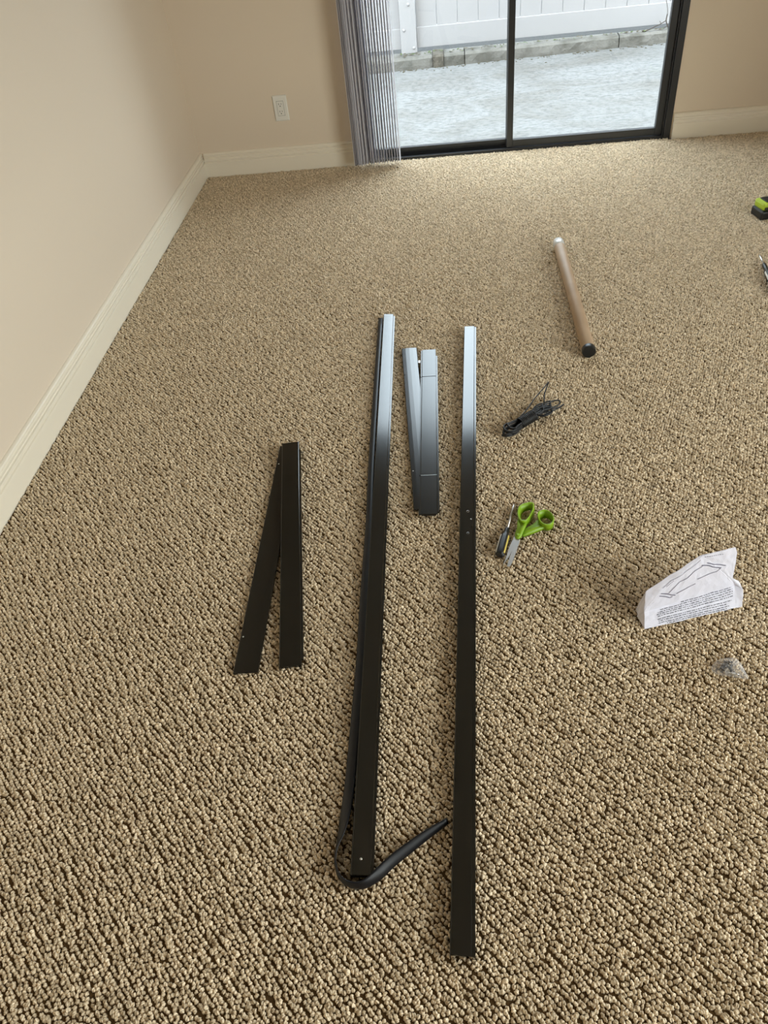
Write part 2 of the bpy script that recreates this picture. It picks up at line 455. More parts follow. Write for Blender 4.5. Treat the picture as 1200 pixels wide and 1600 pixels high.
# concrete curb: poured lengths with joints and a rough patch
def curb_piece(name, x0, x1, seed, m, front=0, top=0, root=None):
    bm = bmesh.new(); nx = max(3, int((x1-x0)/.05)); r = random.Random(seed); rows = []
    def fy(x): return 6.425+.045*(x+.33)+front
    for i in range(nx+1):
        x = x0+(x1-x0)*i/nx; e = r.uniform(-1, 1)
        pr = [(fy(x)+e*.006, ZP-.05), (fy(x)+e*.006, ZP+.02), (fy(x)+.004+r.uniform(-1, 1)*.005, -.016+top), (fy(x)+.016, -.003+top+r.uniform(-1, 1)*.004), (fy(x)+.07, top+r.uniform(-1, 1)*.004), (6.60, top), (6.60, ZP-.05)]
        rows.append([bm.verts.new((x, y, z)) for y, z in pr])
    for a, b in zip(rows, rows[1:]):
        for j in range(len(a)): bm.faces.new((a[j], a[(j+1) % len(a)], b[(j+1) % len(a)], b[j]))
    bm.faces.new(rows[0]); bm.faces.new(rows[-1][::-1])
    return child(root, name, bm, m)
cr = thing('curb', None, None, (0, 6.5, ZP), kind='structure')
xj = [at(676, 90, 0).x, at(693, 88, 0).x]
curb_piece('curb_block', -3.0, xj[0]-.003, 1, M['curb'], root=cr)
curb_piece('mortar_patch', xj[0], xj[1], 2, M['rubble'], -.012, .006, root=cr)
curb_piece('curb_block', xj[1]+.003, at(725, 80, 0).x, 3, M['curb'], root=cr)
curb_piece('curb_block', at(726, 80, 0).x+.002, at(967, 55, 0).x, 4, M['curb'], root=cr)
curb_piece('curb_block', at(968, 55, 0).x+.003, 5.0, 5, M['curb'], root=cr)

# vinyl fence
FY = 6.62
fn = thing('fence', 'white vinyl privacy fence behind the concrete curb outside the glass door', 'fence', (.3, FY, 0))
PX = [-.226-2.44, -.226, -.226+2.44, -.226+4.88]
for k, px in enumerate(PX):
    post = child(fn, 'post', B((px-.06, FY-.055, 0), (px+.06, FY+.065, 1.9), .004), M['vinyl'])
    box_cap = B((px-.072, FY-.067, 1.9), (px+.072, FY+.077, 1.925), .008); child(fn, 'post_cap', box_cap, M['vinyl'])
    for (ox, z) in ((.035, .035), (-.032, .155), (.012, .315), (-.03, .9), (.03, 1.5)):
        bm = bmesh.new(); c0 = Vector((px+ox, FY-.055, z))
        sweep(bm, [c0+Vector((0, .002, 0)), c0+Vector((0, -.004, 0)), c0+Vector((0, -.007, 0))], [.011, .010, .005], 10)
        b_ = child(post, 'screw_cap', bm, M['vinyl'], True)
for x0, x1 in zip(PX, PX[1:]):
    a, b = x0+.061, x1-.061
    child(fn, 'bottom_rail', B((a, FY-.022, .026), (b, FY+.030, .160), .003), M['vinyl'])
    child(fn, 'top_rail', B((a, FY-.022, 1.70), (b, FY+.030, 1.86), .003), M['vinyl'])
    nb = 15; wd = (b-a)/nb
    for i in range(nb):
        child(fn, 'board', B((a+wd*i+.0015, FY-.008, .150), (a+wd*(i+1)-.0015, FY+.014, 1.72), .0022), M['vinyl'])

# twig and leaf litter along the curb
def tw(p): return Vector(p)
bm = bmesh.new()
base = at(1046, 50, 0.0)
def outp(u, v, Y):
    dd = _f + RT*((u-600)/F_PX) + DN*((v-800)/F_PX); return EYE + dd*(Y/dd.y)
Yt = FY-.075
for path, r in ((((1043, 22), (1041, 32), (1043, 40), (1046, 49)), .004), (((1041, 32), (1033, 37), (1025, 41), (1015, 46), (1006, 50)), .003), (((1043, 40), (1037, 44)), .002), (((1033, 37), (1031, 33)), .002), (((1041, 0), (1043, 12), (1043, 22)), .002)):
    sweep(bm, smooth_path([outp(u, v, Yt) for u, v in path], 4), r, 5)
lo = min(v.co.z for v in bm.verts)
tag(obj('dry_twig', bm, M['twig'], loc=tuple(base)), 'thin dry branching twig leaning against the foot of the white fence', 'twig')
bm = bmesh.new()
for k in range(150):
    x = rnd.uniform(-.3, 1.8); y = FY-.06-abs(rnd.gauss(0, .05)); y = max(y, 6.46+.045*(x+.33))
    s = rnd.uniform(.006, .016); a = rnd.uniform(0, PI); c0 = Vector((x, y, rnd.uniform(.003, .010)))
    q = [c0+Vector((math.cos(a)*s, math.sin(a)*s, rnd.uniform(0, .004))), c0+Vector((-math.sin(a)*s*.5, math.cos(a)*s*.5, .004)), c0-Vector((math.cos(a)*s, math.sin(a)*s, 0)), c0+Vector((math.sin(a)*s*.5, -math.cos(a)*s*.5, .001))]
    vs = [bm.verts.new(v) for v in q]; vb = [bm.verts.new(v-Vector((0, 0, .001))) for v in q]
    fs = [bm.faces.new(vs), bm.faces.new(vb[::-1])]
    for j in range(4): fs.append(bm.faces.new((vs[j], vb[j], vb[(j+1) % 4], vs[(j+1) % 4])))
    mi = 1 if rnd.random() < .3 else 0
    for f in fs: f.material_index = mi
for k_ in range(110):
    x = rnd.uniform(-.3, 1.8); y = 6.418+.045*(x+.33)-abs(rnd.gauss(0, .03))*(3 if rnd.random() < .2 else 1); s_ = rnd.uniform(.004, .011); a = rnd.uniform(0, PI)
    c0 = Vector((x, y, ZP+.001)); q = [c0+Vector((math.cos(a+j*PI/2)*s_*(1 if j % 2 else .5), math.sin(a+j*PI/2)*s_*(1 if j % 2 else .5), 0)) for j in range(4)]
    vs = [bm.verts.new(v) for v in q]; vt = [bm.verts.new(v+Vector((0, 0, .003))) for v in q]
    bm.faces.new(vs[::-1]); bm.faces.new(vt)
    for j in range(4): bm.faces.new((vs[j], vs[(j+1) % 4], vt[(j+1) % 4], vt[j]))
tag(obj('leaf_litter', bm, [M['leaf'], M['leafg']]), 'scattered dry and green leaf bits on and below the curb under the fence', 'leaves', kind='stuff')

# ------------------------------------------------------------------ vertical blind
bl = thing('vertical_blind', 'white vertical blind drawn to the left side of the glass door', 'blind', (-.35, YB-.07, 2.12))
child(bl, 'head_rail', B((DX0-.08, YB-.10, 2.10), (DX1+.08, YB-.045, 2.145), .004), M['white_plastic'])
for x in (DX0, .35, DX1): child(bl, 'bracket', B((x-.02, YB-.05, 2.12), (x+.02, YB-.0005, 2.15)), M['white_plastic'])
SL = [(-.228, 1), (-.2415, -.6), (-.255, -.8), (-.2685, -.2), (-.282, -1.2), (-.2955, .2), (-.310, 1.8), (-.3235, -1), (-.337, 2.5), (-.351, -.5), (-.364, 5),
      (-.378, 1), (-.392, 12), (-.404, 18), (-.414, 24), (-.426, 18), (-.437, 10), (-.448, 3), (-.458, 0), (-.466, 1)]
W = .089
for k, (x, deg) in enumerate(SL):
    a = math.radians(deg); bm = bmesh.new(); z0, z1 = .024+(.003 if k % 3 == 0 else 0), 2.095
    segs = 6; F, Bk = [], []
    for i in range(segs+1):
        s = (i/segs-.5)*W; bow = .0035*(1-(2*i/segs-1)**2)
        px = x + bow*math.cos(a) + s*math.sin(a); py = YB-.072 + s*math.cos(a) - bow*math.sin(a)
        nx_, ny_ = math.cos(a)*.0004, -math.sin(a)*.0004
        F.append((px+nx_, py+ny_)); Bk.append((px-nx_, py-ny_))
    prism(bm, F+Bk[::-1], z0, z1)
    bm.normal_update()
    child(bl, 'slat', bm, M['slat'])

# ------------------------------------------------------------------ outlet
oc = Vector((-.8307, YB, .3048)); ow, oh = .0735, .1215
ot = thing('wall_outlet', 'white double electrical outlet on the back wall left of the blind', 'outlet', tuple(oc))
bm = bmesh.new()
pr = [(-1, -1, 0), (1, -1, 0), (1, 1, 0), (-1, 1, 0)]
A = [bm.verts.new(oc+Vector((sx*ow/2, 0, sz*oh/2))) for sx, sz, _ in pr]; A2 = [bm.verts.new(oc+Vector((sx*ow/2, -.003, sz*oh/2))) for sx, sz, _ in pr]
A3 = [bm.verts.new(oc+Vector((sx*(ow/2-.004), -.0065, sz*(oh/2-.004)))) for sx, sz, _ in pr]
for P_, Q_ in ((A, A2), (A2, A3)):
    for i in range(4): bm.faces.new((P_[i], P_[(i+1) % 4], Q_[(i+1) % 4], Q_[i]))
bm.faces.new(A[::-1]); bm.faces.new(A3)
child(ot, 'cover_plate', bm, M['white_plastic'])
rc = child(ot, 'receptacle', B(tuple(oc+Vector((-.0168, -.0085, -.034))), tuple(oc+Vector((.0168, -.003, .034))), .0012), M['white_plastic'])
child(ot, 'receptacle_gap', B(tuple(oc+Vector((-.0178, -.0067, -.035))), tuple(oc+Vector((.0178, -.004, .035)))), M['slot'])
for s in (1, -1):
    for (dx, w2, h2) in ((-.0062, .0022, .0085), (.0062, .0022, .0068)):
        c0 = oc+Vector((dx, 0, s*.0175+.004)); child(rc, 'slot', B(tuple(c0+Vector((-w2/2, -.0088, -h2/2))), tuple(c0+Vector((w2/2, -.006, h2/2)))), M['slot'])
    bm = bmesh.new(); c0 = oc+Vector((0, -.006, s*.0175-.0065)); sweep(bm, [c0, c0+Vector((0, -.0028, 0))], .0026, 10); child(rc, 'ground_hole', bm, M['slot'])

# ------------------------------------------------------------------ metal channels
def channel(bm, A, Bp, prof, roll=0):
    """A, Bp: ends of the top centreline; prof: closed section (s, z) with s to the right when looking from Bp (near) to A (far)"""
    A, Bp = Vector(A), Vector(Bp); t = (A-Bp).normalized(); side = t.cross(Vector((0, 0, 1))).normalized()
    extrude_profile(bm, prof, Bp, A, side, roll); return t, side

def c_prof(w, h, th=.0016, ledge=0, lz=0, ledge_left=0, crown=0):
    """open-bottomed channel with rounded shoulders, optional ledge at height -lz on the right / left"""
    c = .0018; hw = w/2; out = []
    L_ = []
    if ledge_left:
        L_ += [(-hw-ledge_left, -h), (-hw-ledge_left, -lz), (-hw, -lz)]
    else: L_ += [(-hw, -h)]
    top = [(-hw, -c), (-hw+c*.3, -c*.3), (-hw+c, 0)]
    if crown: top += [(-hw*.5, crown*.75), (0, crown), (hw*.5, crown*.75)]
    top += [(hw-c, 0), (hw-c*.3, -c*.3), (hw, -c)]
    R_ = [(hw, -lz), (hw+ledge, -lz), (hw+ledge, -h)] if ledge else [(hw, -h)]
    lo = (hw+(ledge-th if ledge else -th)); ll = -(hw+(ledge_left-th if ledge_left else -th))
    R_ += [(lo, -h), (lo, -max(lz, c)-th)] if ledge else [(hw-th, -h), (hw-th, -c-th)]
    if ledge: R_ += [(hw-th, -lz-th), (hw-th, -c-th)]
    inner = []
    if ledge_left: inner = [(-hw+th, -c-th), (-hw+th, -lz-th), (ll, -lz-th), (ll, -h)]
    else: inner = [(-hw+th, -c-th), (-hw+th, -h)]
    return L_+top+R_+inner

def hole_cutter(p, r, depth=.01):
    bm = bmesh.new(); sweep(bm, [p+Vector((0, 0, -depth)), p+Vector((0, 0, depth))], r, 14); return obj('cutter', bm, M['bar'])

def mid2(a, b): return (a+b)/2

# --- right long bar
zt = .020
fa, fb = at(725.5, 510, zt), at(743.5, 509.5, zt); na_, nb_ = at(702.5, 1493, zt), at(742, 1493, zt)
far, near = mid2(fa, fb), mid2(na_, nb_); wF = .0385
rb = thing('metal_bar', 'long dark bronze metal bar with four small holes, rightmost of the bars on the carpet', 'metal bar', (near.x, near.y, 0))
bm = bmesh.new(); sh = Vector((-.0025, 0, 0))
channel(bm, far+sh, near+sh, c_prof(.0368, .0195, ledge=.0055, lz=.0035))
face = child(rb, 'channel', bm, M['bar'])
hs = [hole_cutter(at(u, v, zt), r) for u, v, r in ((731, 799, .0031), (736, 811, .0018), (737, 823, .0014), (731, 833, .0031))]
for h_ in hs: h_.data.transform(Matrix.Translation(-root_loc(rb))); h_.location = (0, 0, 0); h_.parent = rb
bpy.context.view_layer.update(); cut(face, hs)
for u, v, r_ in ((731, 799, .0032), (731, 833, .0032), (736, 811, .0018)):
    bm = bmesh.new(); c0 = at(u, v, zt+.0001); sweep(bm, [c0+Vector((math.cos(q*PI/9)*r_, math.sin(q*PI/9)*r_, 0)) for q in range(18)], .00035, 5, closed=True)
    child(rb, 'hole_rim', bm, M['steel'], True, 'bare metal hole rim')
bm = bmesh.new(); t = (far-near).normalized(); sd_ = t.cross(Vector((0, 0, 1)))
extrude_profile(bm, [(-.017, -.0188), (.0135, -.0188), (.0135, -.002), (-.017, -.002)], near+sh+t*.004, near+sh+t*.012, sd_)
child(rb, 'end_plug', bm, M['barblack'])

# --- left long bar
zt = .022
fa, fb = at(601, 491, zt), at(616, 490.5, zt); na_, nb_ = at(548, 1367, zt), at(587, 1367, zt)
far, near = mid2(fa, fb), mid2(na_, nb_)
lb = thing('metal_bar', 'long dark metal bar with one screw near its end, beside the black rubber strip', 'metal bar', (near.x, near.y, 0))
bm = bmesh.new(); sh = Vector((-.0050, 0, 0)); channel(bm, far+sh*.6, near+sh, c_prof(.0368, .0205, ledge=.0050, lz=.0075), math.radians(4.6))
child(lb, 'channel', bm, M['bar'])
bm = bmesh.new(); t = (far-near).normalized(); sd_ = t.cross(Vector((0, 0, 1)))
extrude_profile(bm, [(-.017, -.0205), (.014, -.0205), (.014, -.002), (-.017, -.002)], near+sh+t*.003, near+sh+t*.012, sd_, math.radians(4.6))
child(lb, 'end_plug', bm, M['barblack'])
bm = bmesh.new(); c0 = at(564, 1342, zt); sweep(bm, [c0+Vector((0, 0, -.001)), c0+Vector((0, 0, .0004)), c0+Vector((0, 0, .0011))], [.0026, .0024, .0012], 10)
child(lb, 'screw_head', bm, M['steel'], True)

# --- black rubber strip lying along the left bar and curled round its near end
def ribbon(bm, st, n=5, segs=8, th=.0011, fold=.0025):
    """st: stations (u, v, z, width, tilt in degrees: 0 lies flat, 90 stands on edge)"""
    C_ = smooth_path([at(u, v, z) for u, v, z, w_, t_ in st], n)
    Wd = smooth_path([Vector((w_, t_, 0)) for u, v, z, w_, t_ in st], n)
    rings = []
    for i, c_ in enumerate(C_):
        tg = (C_[min(i+1, len(C_)-1)]-C_[max(i-1, 0)]); tg.normalize()
        sd = tg.cross(Vector((0, 0, 1))).normalized(); up = sd.cross(tg).normalized()
        a = math.radians(Wd[i].y); w_ = Wd[i].x
        e = sd*math.cos(a)+up*math.sin(a); nn = -sd*math.sin(a)+up*math.cos(a)
        top, bot = [], []
        for j in range(segs+1):
            s = (j/segs-.5); b_ = fold*(1-(2*s)**2)*1.0
            top.append(c_+e*w_*s+nn*(b_+th)); bot.append(c_+e*w_*s+nn*(b_-th))
        rings.append([bm.verts.new(p_) for p_ in top+bot[::-1]])
    k = len(rings[0])
    for a_, b_ in zip(rings, rings[1:]):
        for j in range(k): bm.faces.new((a_[j], a_[(j+1) % k], b_[(j+1) % k], b_[j]))
    bm.faces.new(rings[0][::-1]); bm.faces.new(rings[-1])
    return bm
ST = [(595, 498, .010, .017, -8), (588, 600, .010, .018, -8), (580.5, 720, .010, .018, -8), (576.5, 820, .010, .019, -10), (569, 930, .010, .020, -10), (563.5, 1030, .010, .021, -12),
      (555, 1130, .010, .021, -14), (549, 1200, .009, .022, -18), (544.5, 1240, .010, .023, -24), (539, 1275, .010, .025, -34), (533, 1303, .011, .025, -52), (526, 1328, .012, .024, -74), (525, 1350, .012, .023, -84),
      (532, 1371, .012, .022, -86), (547, 1382, .012, .021, -82), (568, 1382, .0115, .021, -72), (590, 1367, .010, .0225, -54), (612, 1346, .0095, .0225, -50), (640, 1324, .0095, .021, -50), (670, 1302, .0095, .018, -54), (699, 1283, .0085, .014, -66)]
bm = bmesh.new(); ribbon(bm, ST)
rs_ = tag(obj('rubber_strip', bm, M['rubber'], None, True, loc=tuple(at(527, 1340, 0))), 'black rubber strip along the left long bar, its near end curled to the right', 'rubber strip')

# --- middle pair of short bars
zl = .010
fa, fb = at(627, 545, zl), at(651.5, 543, zl); nl = at(646.5, 796, zl); 
sdv = Vector((.0555, 0, 0)); far = mid2(fa, fb); near = nl+Vector((.0265, 0, 0))
ml = thing('short_metal_bar', 'short crowned dark metal bar under its neighbour between the two long bars', 'metal bar', (near.x, near.y, 0), group='short metal bars')
bm = bmesh.new(); channel(bm, far, near, c_prof(.053, .0095, crown=.0009), math.radians(1.6))
cc = child(ml, 'channel', bm, M['bar2'], False)
for u, v, m_ in ((632.5, 586, M['slot']), (645.5, 736, M['steel'])):
    bm = bmesh.new(); c0 = at(u, v, zl+.0004); sweep(bm, [c0-Vector((0, 0, .002)), c0+Vector((0, 0, .0006)), c0+Vector((0, 0, .0010))], [.0022, .0021, .001], 10)
    child(ml, 'screw_head', bm, m_, True)
zt = .0235
fa, fb = at(657.5, 546.5, zt), at(683, 546, zt); na_, nb_ = at(653.5, 803, zt), at(686.5, 803, zt)
far, near = mid2(fa, fb), mid2(na_, nb_); t = (far-near).normalized(); sd_ = t.cross(Vector((0, 0, 1)))
mr = thing('short_metal_bar', 'short dark metal bar with two cross seams lying on top of its neighbour', 'metal bar', (near.x, near.y, 0), group='short metal bars')
s1 = mid2(at(654, 742, zt), at(686.5, 742, zt)); s2 = mid2(at(658, 588, zt), at(684, 588, zt))
def on(p_): return near+t*((p_-near).dot(t))
a1, a2 = on(s1), on(s2); G = .0016
for p_, q_ in ((near, a1-t*G), (a1+t*G, a2-t*G), (a2+t*G, far)):
    bm = bmesh.new(); channel(bm, q_, p_, c_prof(.0475, .0105, ledge_left=.0035, lz=.0022)); child(mr, 'sleeve', bm, M['bar2'])
bm = bmesh.new(); extrude_profile(bm, [(-.021, -.0102), (.0285, -.0102), (.0285, -.0042), (-.021, -.0042)], near+t*.012, far-t*.035, sd_)
child(mr, 'inner_bar', bm, M['bar2'])
bm = bmesh.new(); extrude_profile(bm, [(-.0225, -.0042), (.0225, -.0042), (.0225, -.0004), (-.0225, -.0004)], a1-t*.0004, a1+t*.0008, sd_)  # bright strip stands in for light caught on the slit's edge
child(mr, 'seam', bm, M['steel'], label='bright strip painted in for the lit seam edge')
bm = bmesh.new(); extrude_profile(bm, [(-.020, -.0098), (.020, -.0098), (.020, -.003), (-.020, -.003)], near+t*.003, near+t*.0115, sd_)
child(mr, 'end_plug', bm, M['barblack'])
bm = bmesh.new(); c0 = at(655, 566, .014); box(bm, tuple(c0-Vector((.003, .010, .004))), tuple(c0+Vector((.003, .006, .004))), .001)
child(ml, 'lug', bm, M['steel'])

# --- left pair of short bars
zl = .0085
na_, nb_ = at(363.5, 1051, zl), at(403, 1050.5, zl); near = mid2(na_, nb_); wL = (nb_-na_).length
fl = at(437, 697, zl); far = fl+Vector((wL/2, 0, 0))
ll_ = thing('short_metal_bar', 'short dark metal bar slanting to the left, lower of the crossed pair at left', 'metal bar', (near.x, near.y, 0), group='short metal bars')
bm = bmesh.new(); channel(bm, far, near, c_prof(wL-.001, .008)); child(ll_, 'channel', bm, M['bar'])
for u, v in ((435.5, 725), (380, 995)):
    bm = bmesh.new(); c0 = at(u, v, zl); sweep(bm, [c0-Vector((0, 0, .002)), c0+Vector((0, 0, .0005)), c0+Vector((0, 0, .001))], [.0021, .002, .001], 10); child(ll_, 'screw_head', bm, M['steel'], True)
zf, zn = .0265, .0125
na_, nb_ = at(434, 1042, zn), at(472.5, 1040, zn); fa, fb = at(437.5, 693, zf), at(470, 690, zf)
near, far = mid2(na_, nb_), mid2(fa, fb); wR = (nb_-na_).length
lr = thing('short_metal_bar', 'short dark metal bar with thin bright edge, upper of the crossed pair at left', 'metal bar', (near.x, near.y, 0), group='short metal bars')
bm = bmesh.new(); channel(bm, far, near, c_prof(wR-.005, .0115)); child(lr, 'channel', bm, M['bar'])
t = (far-near).normalized(); sd_ = t.cross(Vector((0, 0, 1))).normalized()
bm = bmesh.new(); extrude_profile(bm, [(wR/2-.006, -.0115), (wR/2+.0015, -.0115), (wR/2+.0015, -.0050), (wR/2-.006, -.0050)], near+t*.02, far-t*.03, sd_)
child(lr, 'edge_strip', bm, M['bar2'])
bm = bmesh.new(); extrude_profile(bm, [(-wR/2+.005, -.011), (wR/2-.006, -.011), (wR/2-.006, -.003), (-wR/2+.005, -.003)], near+t*.004, near+t*.014, sd_)
child(lr, 'end_plug', bm, M['barblack'])

# ------------------------------------------------------------------ cardboard tube
R_ = .0222
p0, p1 = at(920.3, 549, R_), at(872, 378, R_)
tb = thing('cardboard_tube', 'long brown cardboard mailing tube with black end cap, far right of the bars', 'tube', (p0.x, p0.y, 0))
t = (p1-p0).normalized(); bm = bmesh.new()
sweep(bm, [p0+t*.012, p0+t*.0125, p1-t*.03, p1-t*.006, p1-t*.001], [R_-.0006, R_, R_, R_, R_-.003], 40)
child(tb, 'tube', bm, M['card'], True)
bm = bmesh.new(); sweep(bm, [p0-t*.006, p0-t*.0055, p0-t*.0035, p0+t*.001, p0+t*.0135, p0+t*.014], [R_*.80, R_*.93, R_*.99, R_+.0006, R_+.0006, R_-.001], 40)
cp = child(tb, 'end_cap', bm, M['blackcap'], False)
bm = bmesh.new(); sweep(bm, [p1-t*.055, p1-t*.0545, p1-t*.006, p1+t*.001, p1+t*.003], [R_, R_+.0005, R_+.0005, R_-.003, R_*.7], 40)
child(tb, 'clear_tape', bm, M['tape'], True)

# ------------------------------------------------------------------ cord hank
hb = at(812, 655, .0)
hk = thing('cord_hank', 'small bundled hank of black cord on the carpet near the tube', 'cord', (hb.x, hb.y, 0))
A0, A1 = at(787, 677, .017), at(868, 628, .017); ax = (A1-A0); Lh = ax.length; ax.normalize(); sdh = ax.cross(Vector((0, 0, 1))).normalized(); upz = Vector((0, 0, 1))
def hp(s, o_, z): return A0 + ax*(s*Lh) + sdh*o_ + Vector((0, 0, z-.017))
cr_ = .0023; r = random.Random(4)
Wc = .43                                   # wrap centre along the hank
for k in range(9):
    q = (k-4)/4; zz = .006+.0026*((k*5) % 9); wl = .0205*(.62+.38*((k*7) % 9)/8); sgn = 1
    ln = 1.0-.09*((k*4) % 7)*.5; spl = .016+.012*r.random(); oc_ = q*.013
    pts = [hp(.0+.035*(k % 4), q*.004, zz), hp(.045+.03*(k % 4), wl*.8, zz), hp(.15, wl, zz+.003*q), hp(.30, wl*.62, zz), hp(Wc, .006, zz), hp(.60, .004+oc_*.5, zz), hp(.78*ln, spl*.5+oc_, zz+.002), hp(.92*ln, spl*.55+oc_*1.5, zz+.004),
           hp(.99*ln, oc_*1.6, zz+.005), hp(.90*ln, -spl*.5+oc_*1.5, zz+.003), hp(.76*ln, -spl*.45+oc_, zz), hp(.60, -.004+oc_*.5, zz), hp(Wc, -.006, zz), hp(.30, -wl*.62, zz), hp(.15, -wl, zz-.003*q), hp(.045+.03*(k % 4), -wl*.8, zz)]
    bm = bmesh.new(); sweep(bm, smooth_path(pts, 5, True), cr_, 6, closed=True)
    child(hk, 'cord_loop', bm, M['cord'], True)
bm = bmesh.new(); pts = []
turns = 11
for i in range(turns*14+1):
    f = i/14*2*PI; s = .30+.27*i/(turns*14)
    pts.append(A0+ax*(s*Lh)+sdh*math.cos(f)*.0165+Vector((0, 0, .0005))+upz*math.sin(f)*.0150)
sweep(bm, pts, .0027, 6); child(hk, 'wrap', bm, M['cord'], True)
for path in (((812, 652, .024), (823, 640, .028), (836, 622, .03), (848, 608, .03), (857, 597, .026)), ((857, 598, .022), (854, 606, .024), (851, 615, .022), (850, 628, .018)), ((845, 641, .02), (860, 638, .018), (872, 637, .012), (880, 632, .008)), ((848, 645, .012), (862, 642, .010), (874, 637, .008), (881, 632, .005))):
    bm = bmesh.new(); sweep(bm, smooth_path([at(*p_) for p_ in path], 5), cr_*.95, 6); child(hk, 'cord_tail', bm, M['cord'], True)

# ------------------------------------------------------------------ screwdrivers
def screwdriver(tip, neck, butt, label, r0=.0125):
    root = thing('screwdriver', label, 'screwdriver', (butt.x, butt.y, 0))
    t = (neck-tip).normalized(); L_ = (butt-neck).length; tb_ = (butt-neck).normalized()
    bm = bmesh.new(); sweep(bm, [tip, tip+t*.004, tip+t*.012, neck+t*.01], [.0012, .0022, .0030, .0030], 10); child(root, 'shaft', bm, M['steel'], True)
    # fluted handle
    s, u = frame_at(tb_); rings = []; bm = bmesh.new(); n = 24
    prof = [(0, .50), (.03, .58), (.10, .62), (.16, .56), (.20, .60), (.27, .92), (.36, 1), (.80, 1), (.93, .97), (.98, .85), (1.0, .55)]
    for a, rr in prof:
        fl = 0 if a < .22 else .10
        rings.append([bm.verts.new(neck+tb_*(a*L_)+(s*math.cos(2*PI*j/n)+u*math.sin(2*PI*j/n))*r0*rr*(1+fl*math.cos(6*2*PI*j/n))) for j in range(n)])
    for a, b in zip(rings, rings[1:]):
        for j in range(n): bm.faces.new((a[j], a[(j+1) % n], b[(j+1) % n], b[j]))
    bm.faces.new(rings[0][::-1]); bm.faces.new(rings[-1])
    child(root, 'handle', bm, M['blackcap'], True, 'black fluted handle')
    for ang, m_, lab in ((148, M['yellow'], 'yellow stripe'), (28, M['white_plastic'], 'white stripe'), (268, M['yellow'], 'yellow stripe')):
        bm = bmesh.new(); rows = []
        for a in (.30, .33, .6, .88, .93):
            row = []
            for q in (-.5, -.25, 0, .25, .5):
                f = math.radians(ang+q*30); rr = r0*(1.115 if .3 < a < .9 else 1.04)
                row.append(bm.verts.new(neck+tb_*(a*L_)+(s*math.cos(f)+u*math.sin(f))*rr))
            f = math.radians(ang); row.append(bm.verts.new(neck+tb_*(a*L_)+(s*math.cos(f)+u*math.sin(f))*r0*.8))
            rows.append(row)
        for a_, b_ in zip(rows, rows[1:]):
            for j in range(6): bm.faces.new((a_[j], a_[(j+1) % 6], b_[(j+1) % 6], b_[j]))
        bm.faces.new(rows[0][::-1]); bm.faces.new(rows[-1])
        child(root, 'stripe', bm, m_, True, lab)
    return root
screwdriver(at(803.2, 788, .006), at(792.5, 826, .009), at(780.5, 868.5, .0125), 'small black-handled screwdriver with yellow stripe beside the green scissors', .0115)
screwdriver(at(1186.5, 398, .006), at(1193.5, 413, .010), at(1217, 462, .0135), 'black and white handled screwdriver at the right edge of the picture', .0135)

# ------------------------------------------------------------------ scissors
piv = at(810.5, 836.5, .006)
sx = thing('scissors', 'pair of scissors with lime green handles lying next to the small screwdriver', 'scissors', (piv.x, piv.y, 0))
def blade(pts_px, z, m_):
    bm = bmesh.new(); pr_ = [at(u, v, z) for u, v in pts_px]
    prism(bm, [(p_.x, p_.y) for p_ in pr_], z-.0009, z+.0009); child(sx, 'blade', bm, m_)
blade([(804, 838), (809, 838), (803, 853), (796, 869), (785, 884.5), (789.5, 874), (796, 855)], .0075, M['steel'])
blade([(806, 838), (813, 838), (812, 846), (807, 862), (800, 880), (796.5, 886), (792, 885), (796, 872), (802, 853)], .0100, M['steel'])
def ring(px, z0, z1, th, name, shift):
    """wide flared finger ring: outline in pixels at the top rim"""
    top = smooth_path([at(u, v, z1) for u, v in px], 6, True)
    c_ = sum(top, Vector())/len(top); k = len(top); bm = bmesh.new(); R4 = []
    for sc_, z, off in ((1.0, z1, 0), (1.06, z1-.002, .0), (.97, (z0+z1)/2, .5), (.90, z0, 1.0), (.74, z0, 1.0), (.82, (z0+z1)/2, .5), (.90, z1, 0)):
        R4.append([bm.verts.new(Vector((c_.x+(p_.x-c_.x)*sc_+shift[0]*off, c_.y+(p_.y-c_.y)*sc_+shift[1]*off, z))) for p_ in top])
    for i in range(len(R4)):
        a, b = R4[i], R4[(i+1) % len(R4)]
        for j in range(k): bm.faces.new((a[j], a[(j+1) % k], b[(j+1) % k], b[j]))
    return bm
ha = thing('handle', None, None); ha.parent = sx; del_ = ha
def slab(bm, px, z0, z1):
    P_ = [at(u, v, z1) for u, v in px]; P_ = smooth_path(P_, 3, True)
    prism(bm, [(p_.x, p_.y) for p_ in P_], z0, z1)
bpy.data.objects.remove(ha)
bm = ring([(826, 784.5), (833, 786), (833.5, 793), (830, 802), (823, 812), (815, 813.5), (810, 807), (809, 798), (813, 789)], .002, .021, .003, 'ring', (.005, -.003))
slab(bm, [(809, 811), (816, 815), (824, 812), (823, 818), (818, 830), (814, 838), (809, 840.5), (805, 838), (805, 833), (808, 824)], .0075, .014)
child(sx, 'handle', bm, M['green'], True, 'left green handle with oval ring')
bm = ring([(851, 796), (859, 799), (864.5, 806), (865, 813), (860, 818.5), (852, 819.5), (845, 815), (840.5, 806), (842, 799)], .002, .024, .003, 'ring', (.002, -.003))
slab(bm, [(841, 812), (850, 819), (858, 819), (850, 824), (838, 829), (824, 834), (817, 836), (818, 831), (822, 825), (833, 819)], .003, .0115)
child(sx, 'handle', bm, M['green'], True, 'right green handle with rounder ring')
bm = bmesh.new(); c0 = at(809.5, 835, .0145); sweep(bm, [c0-Vector((0, 0, .003)), c0+Vector((0, 0, .0004)), c0+Vector((0, 0, .001))], [.0042, .0040, .003], 16); child(sx, 'pivot_screw', bm, M['green'], False)

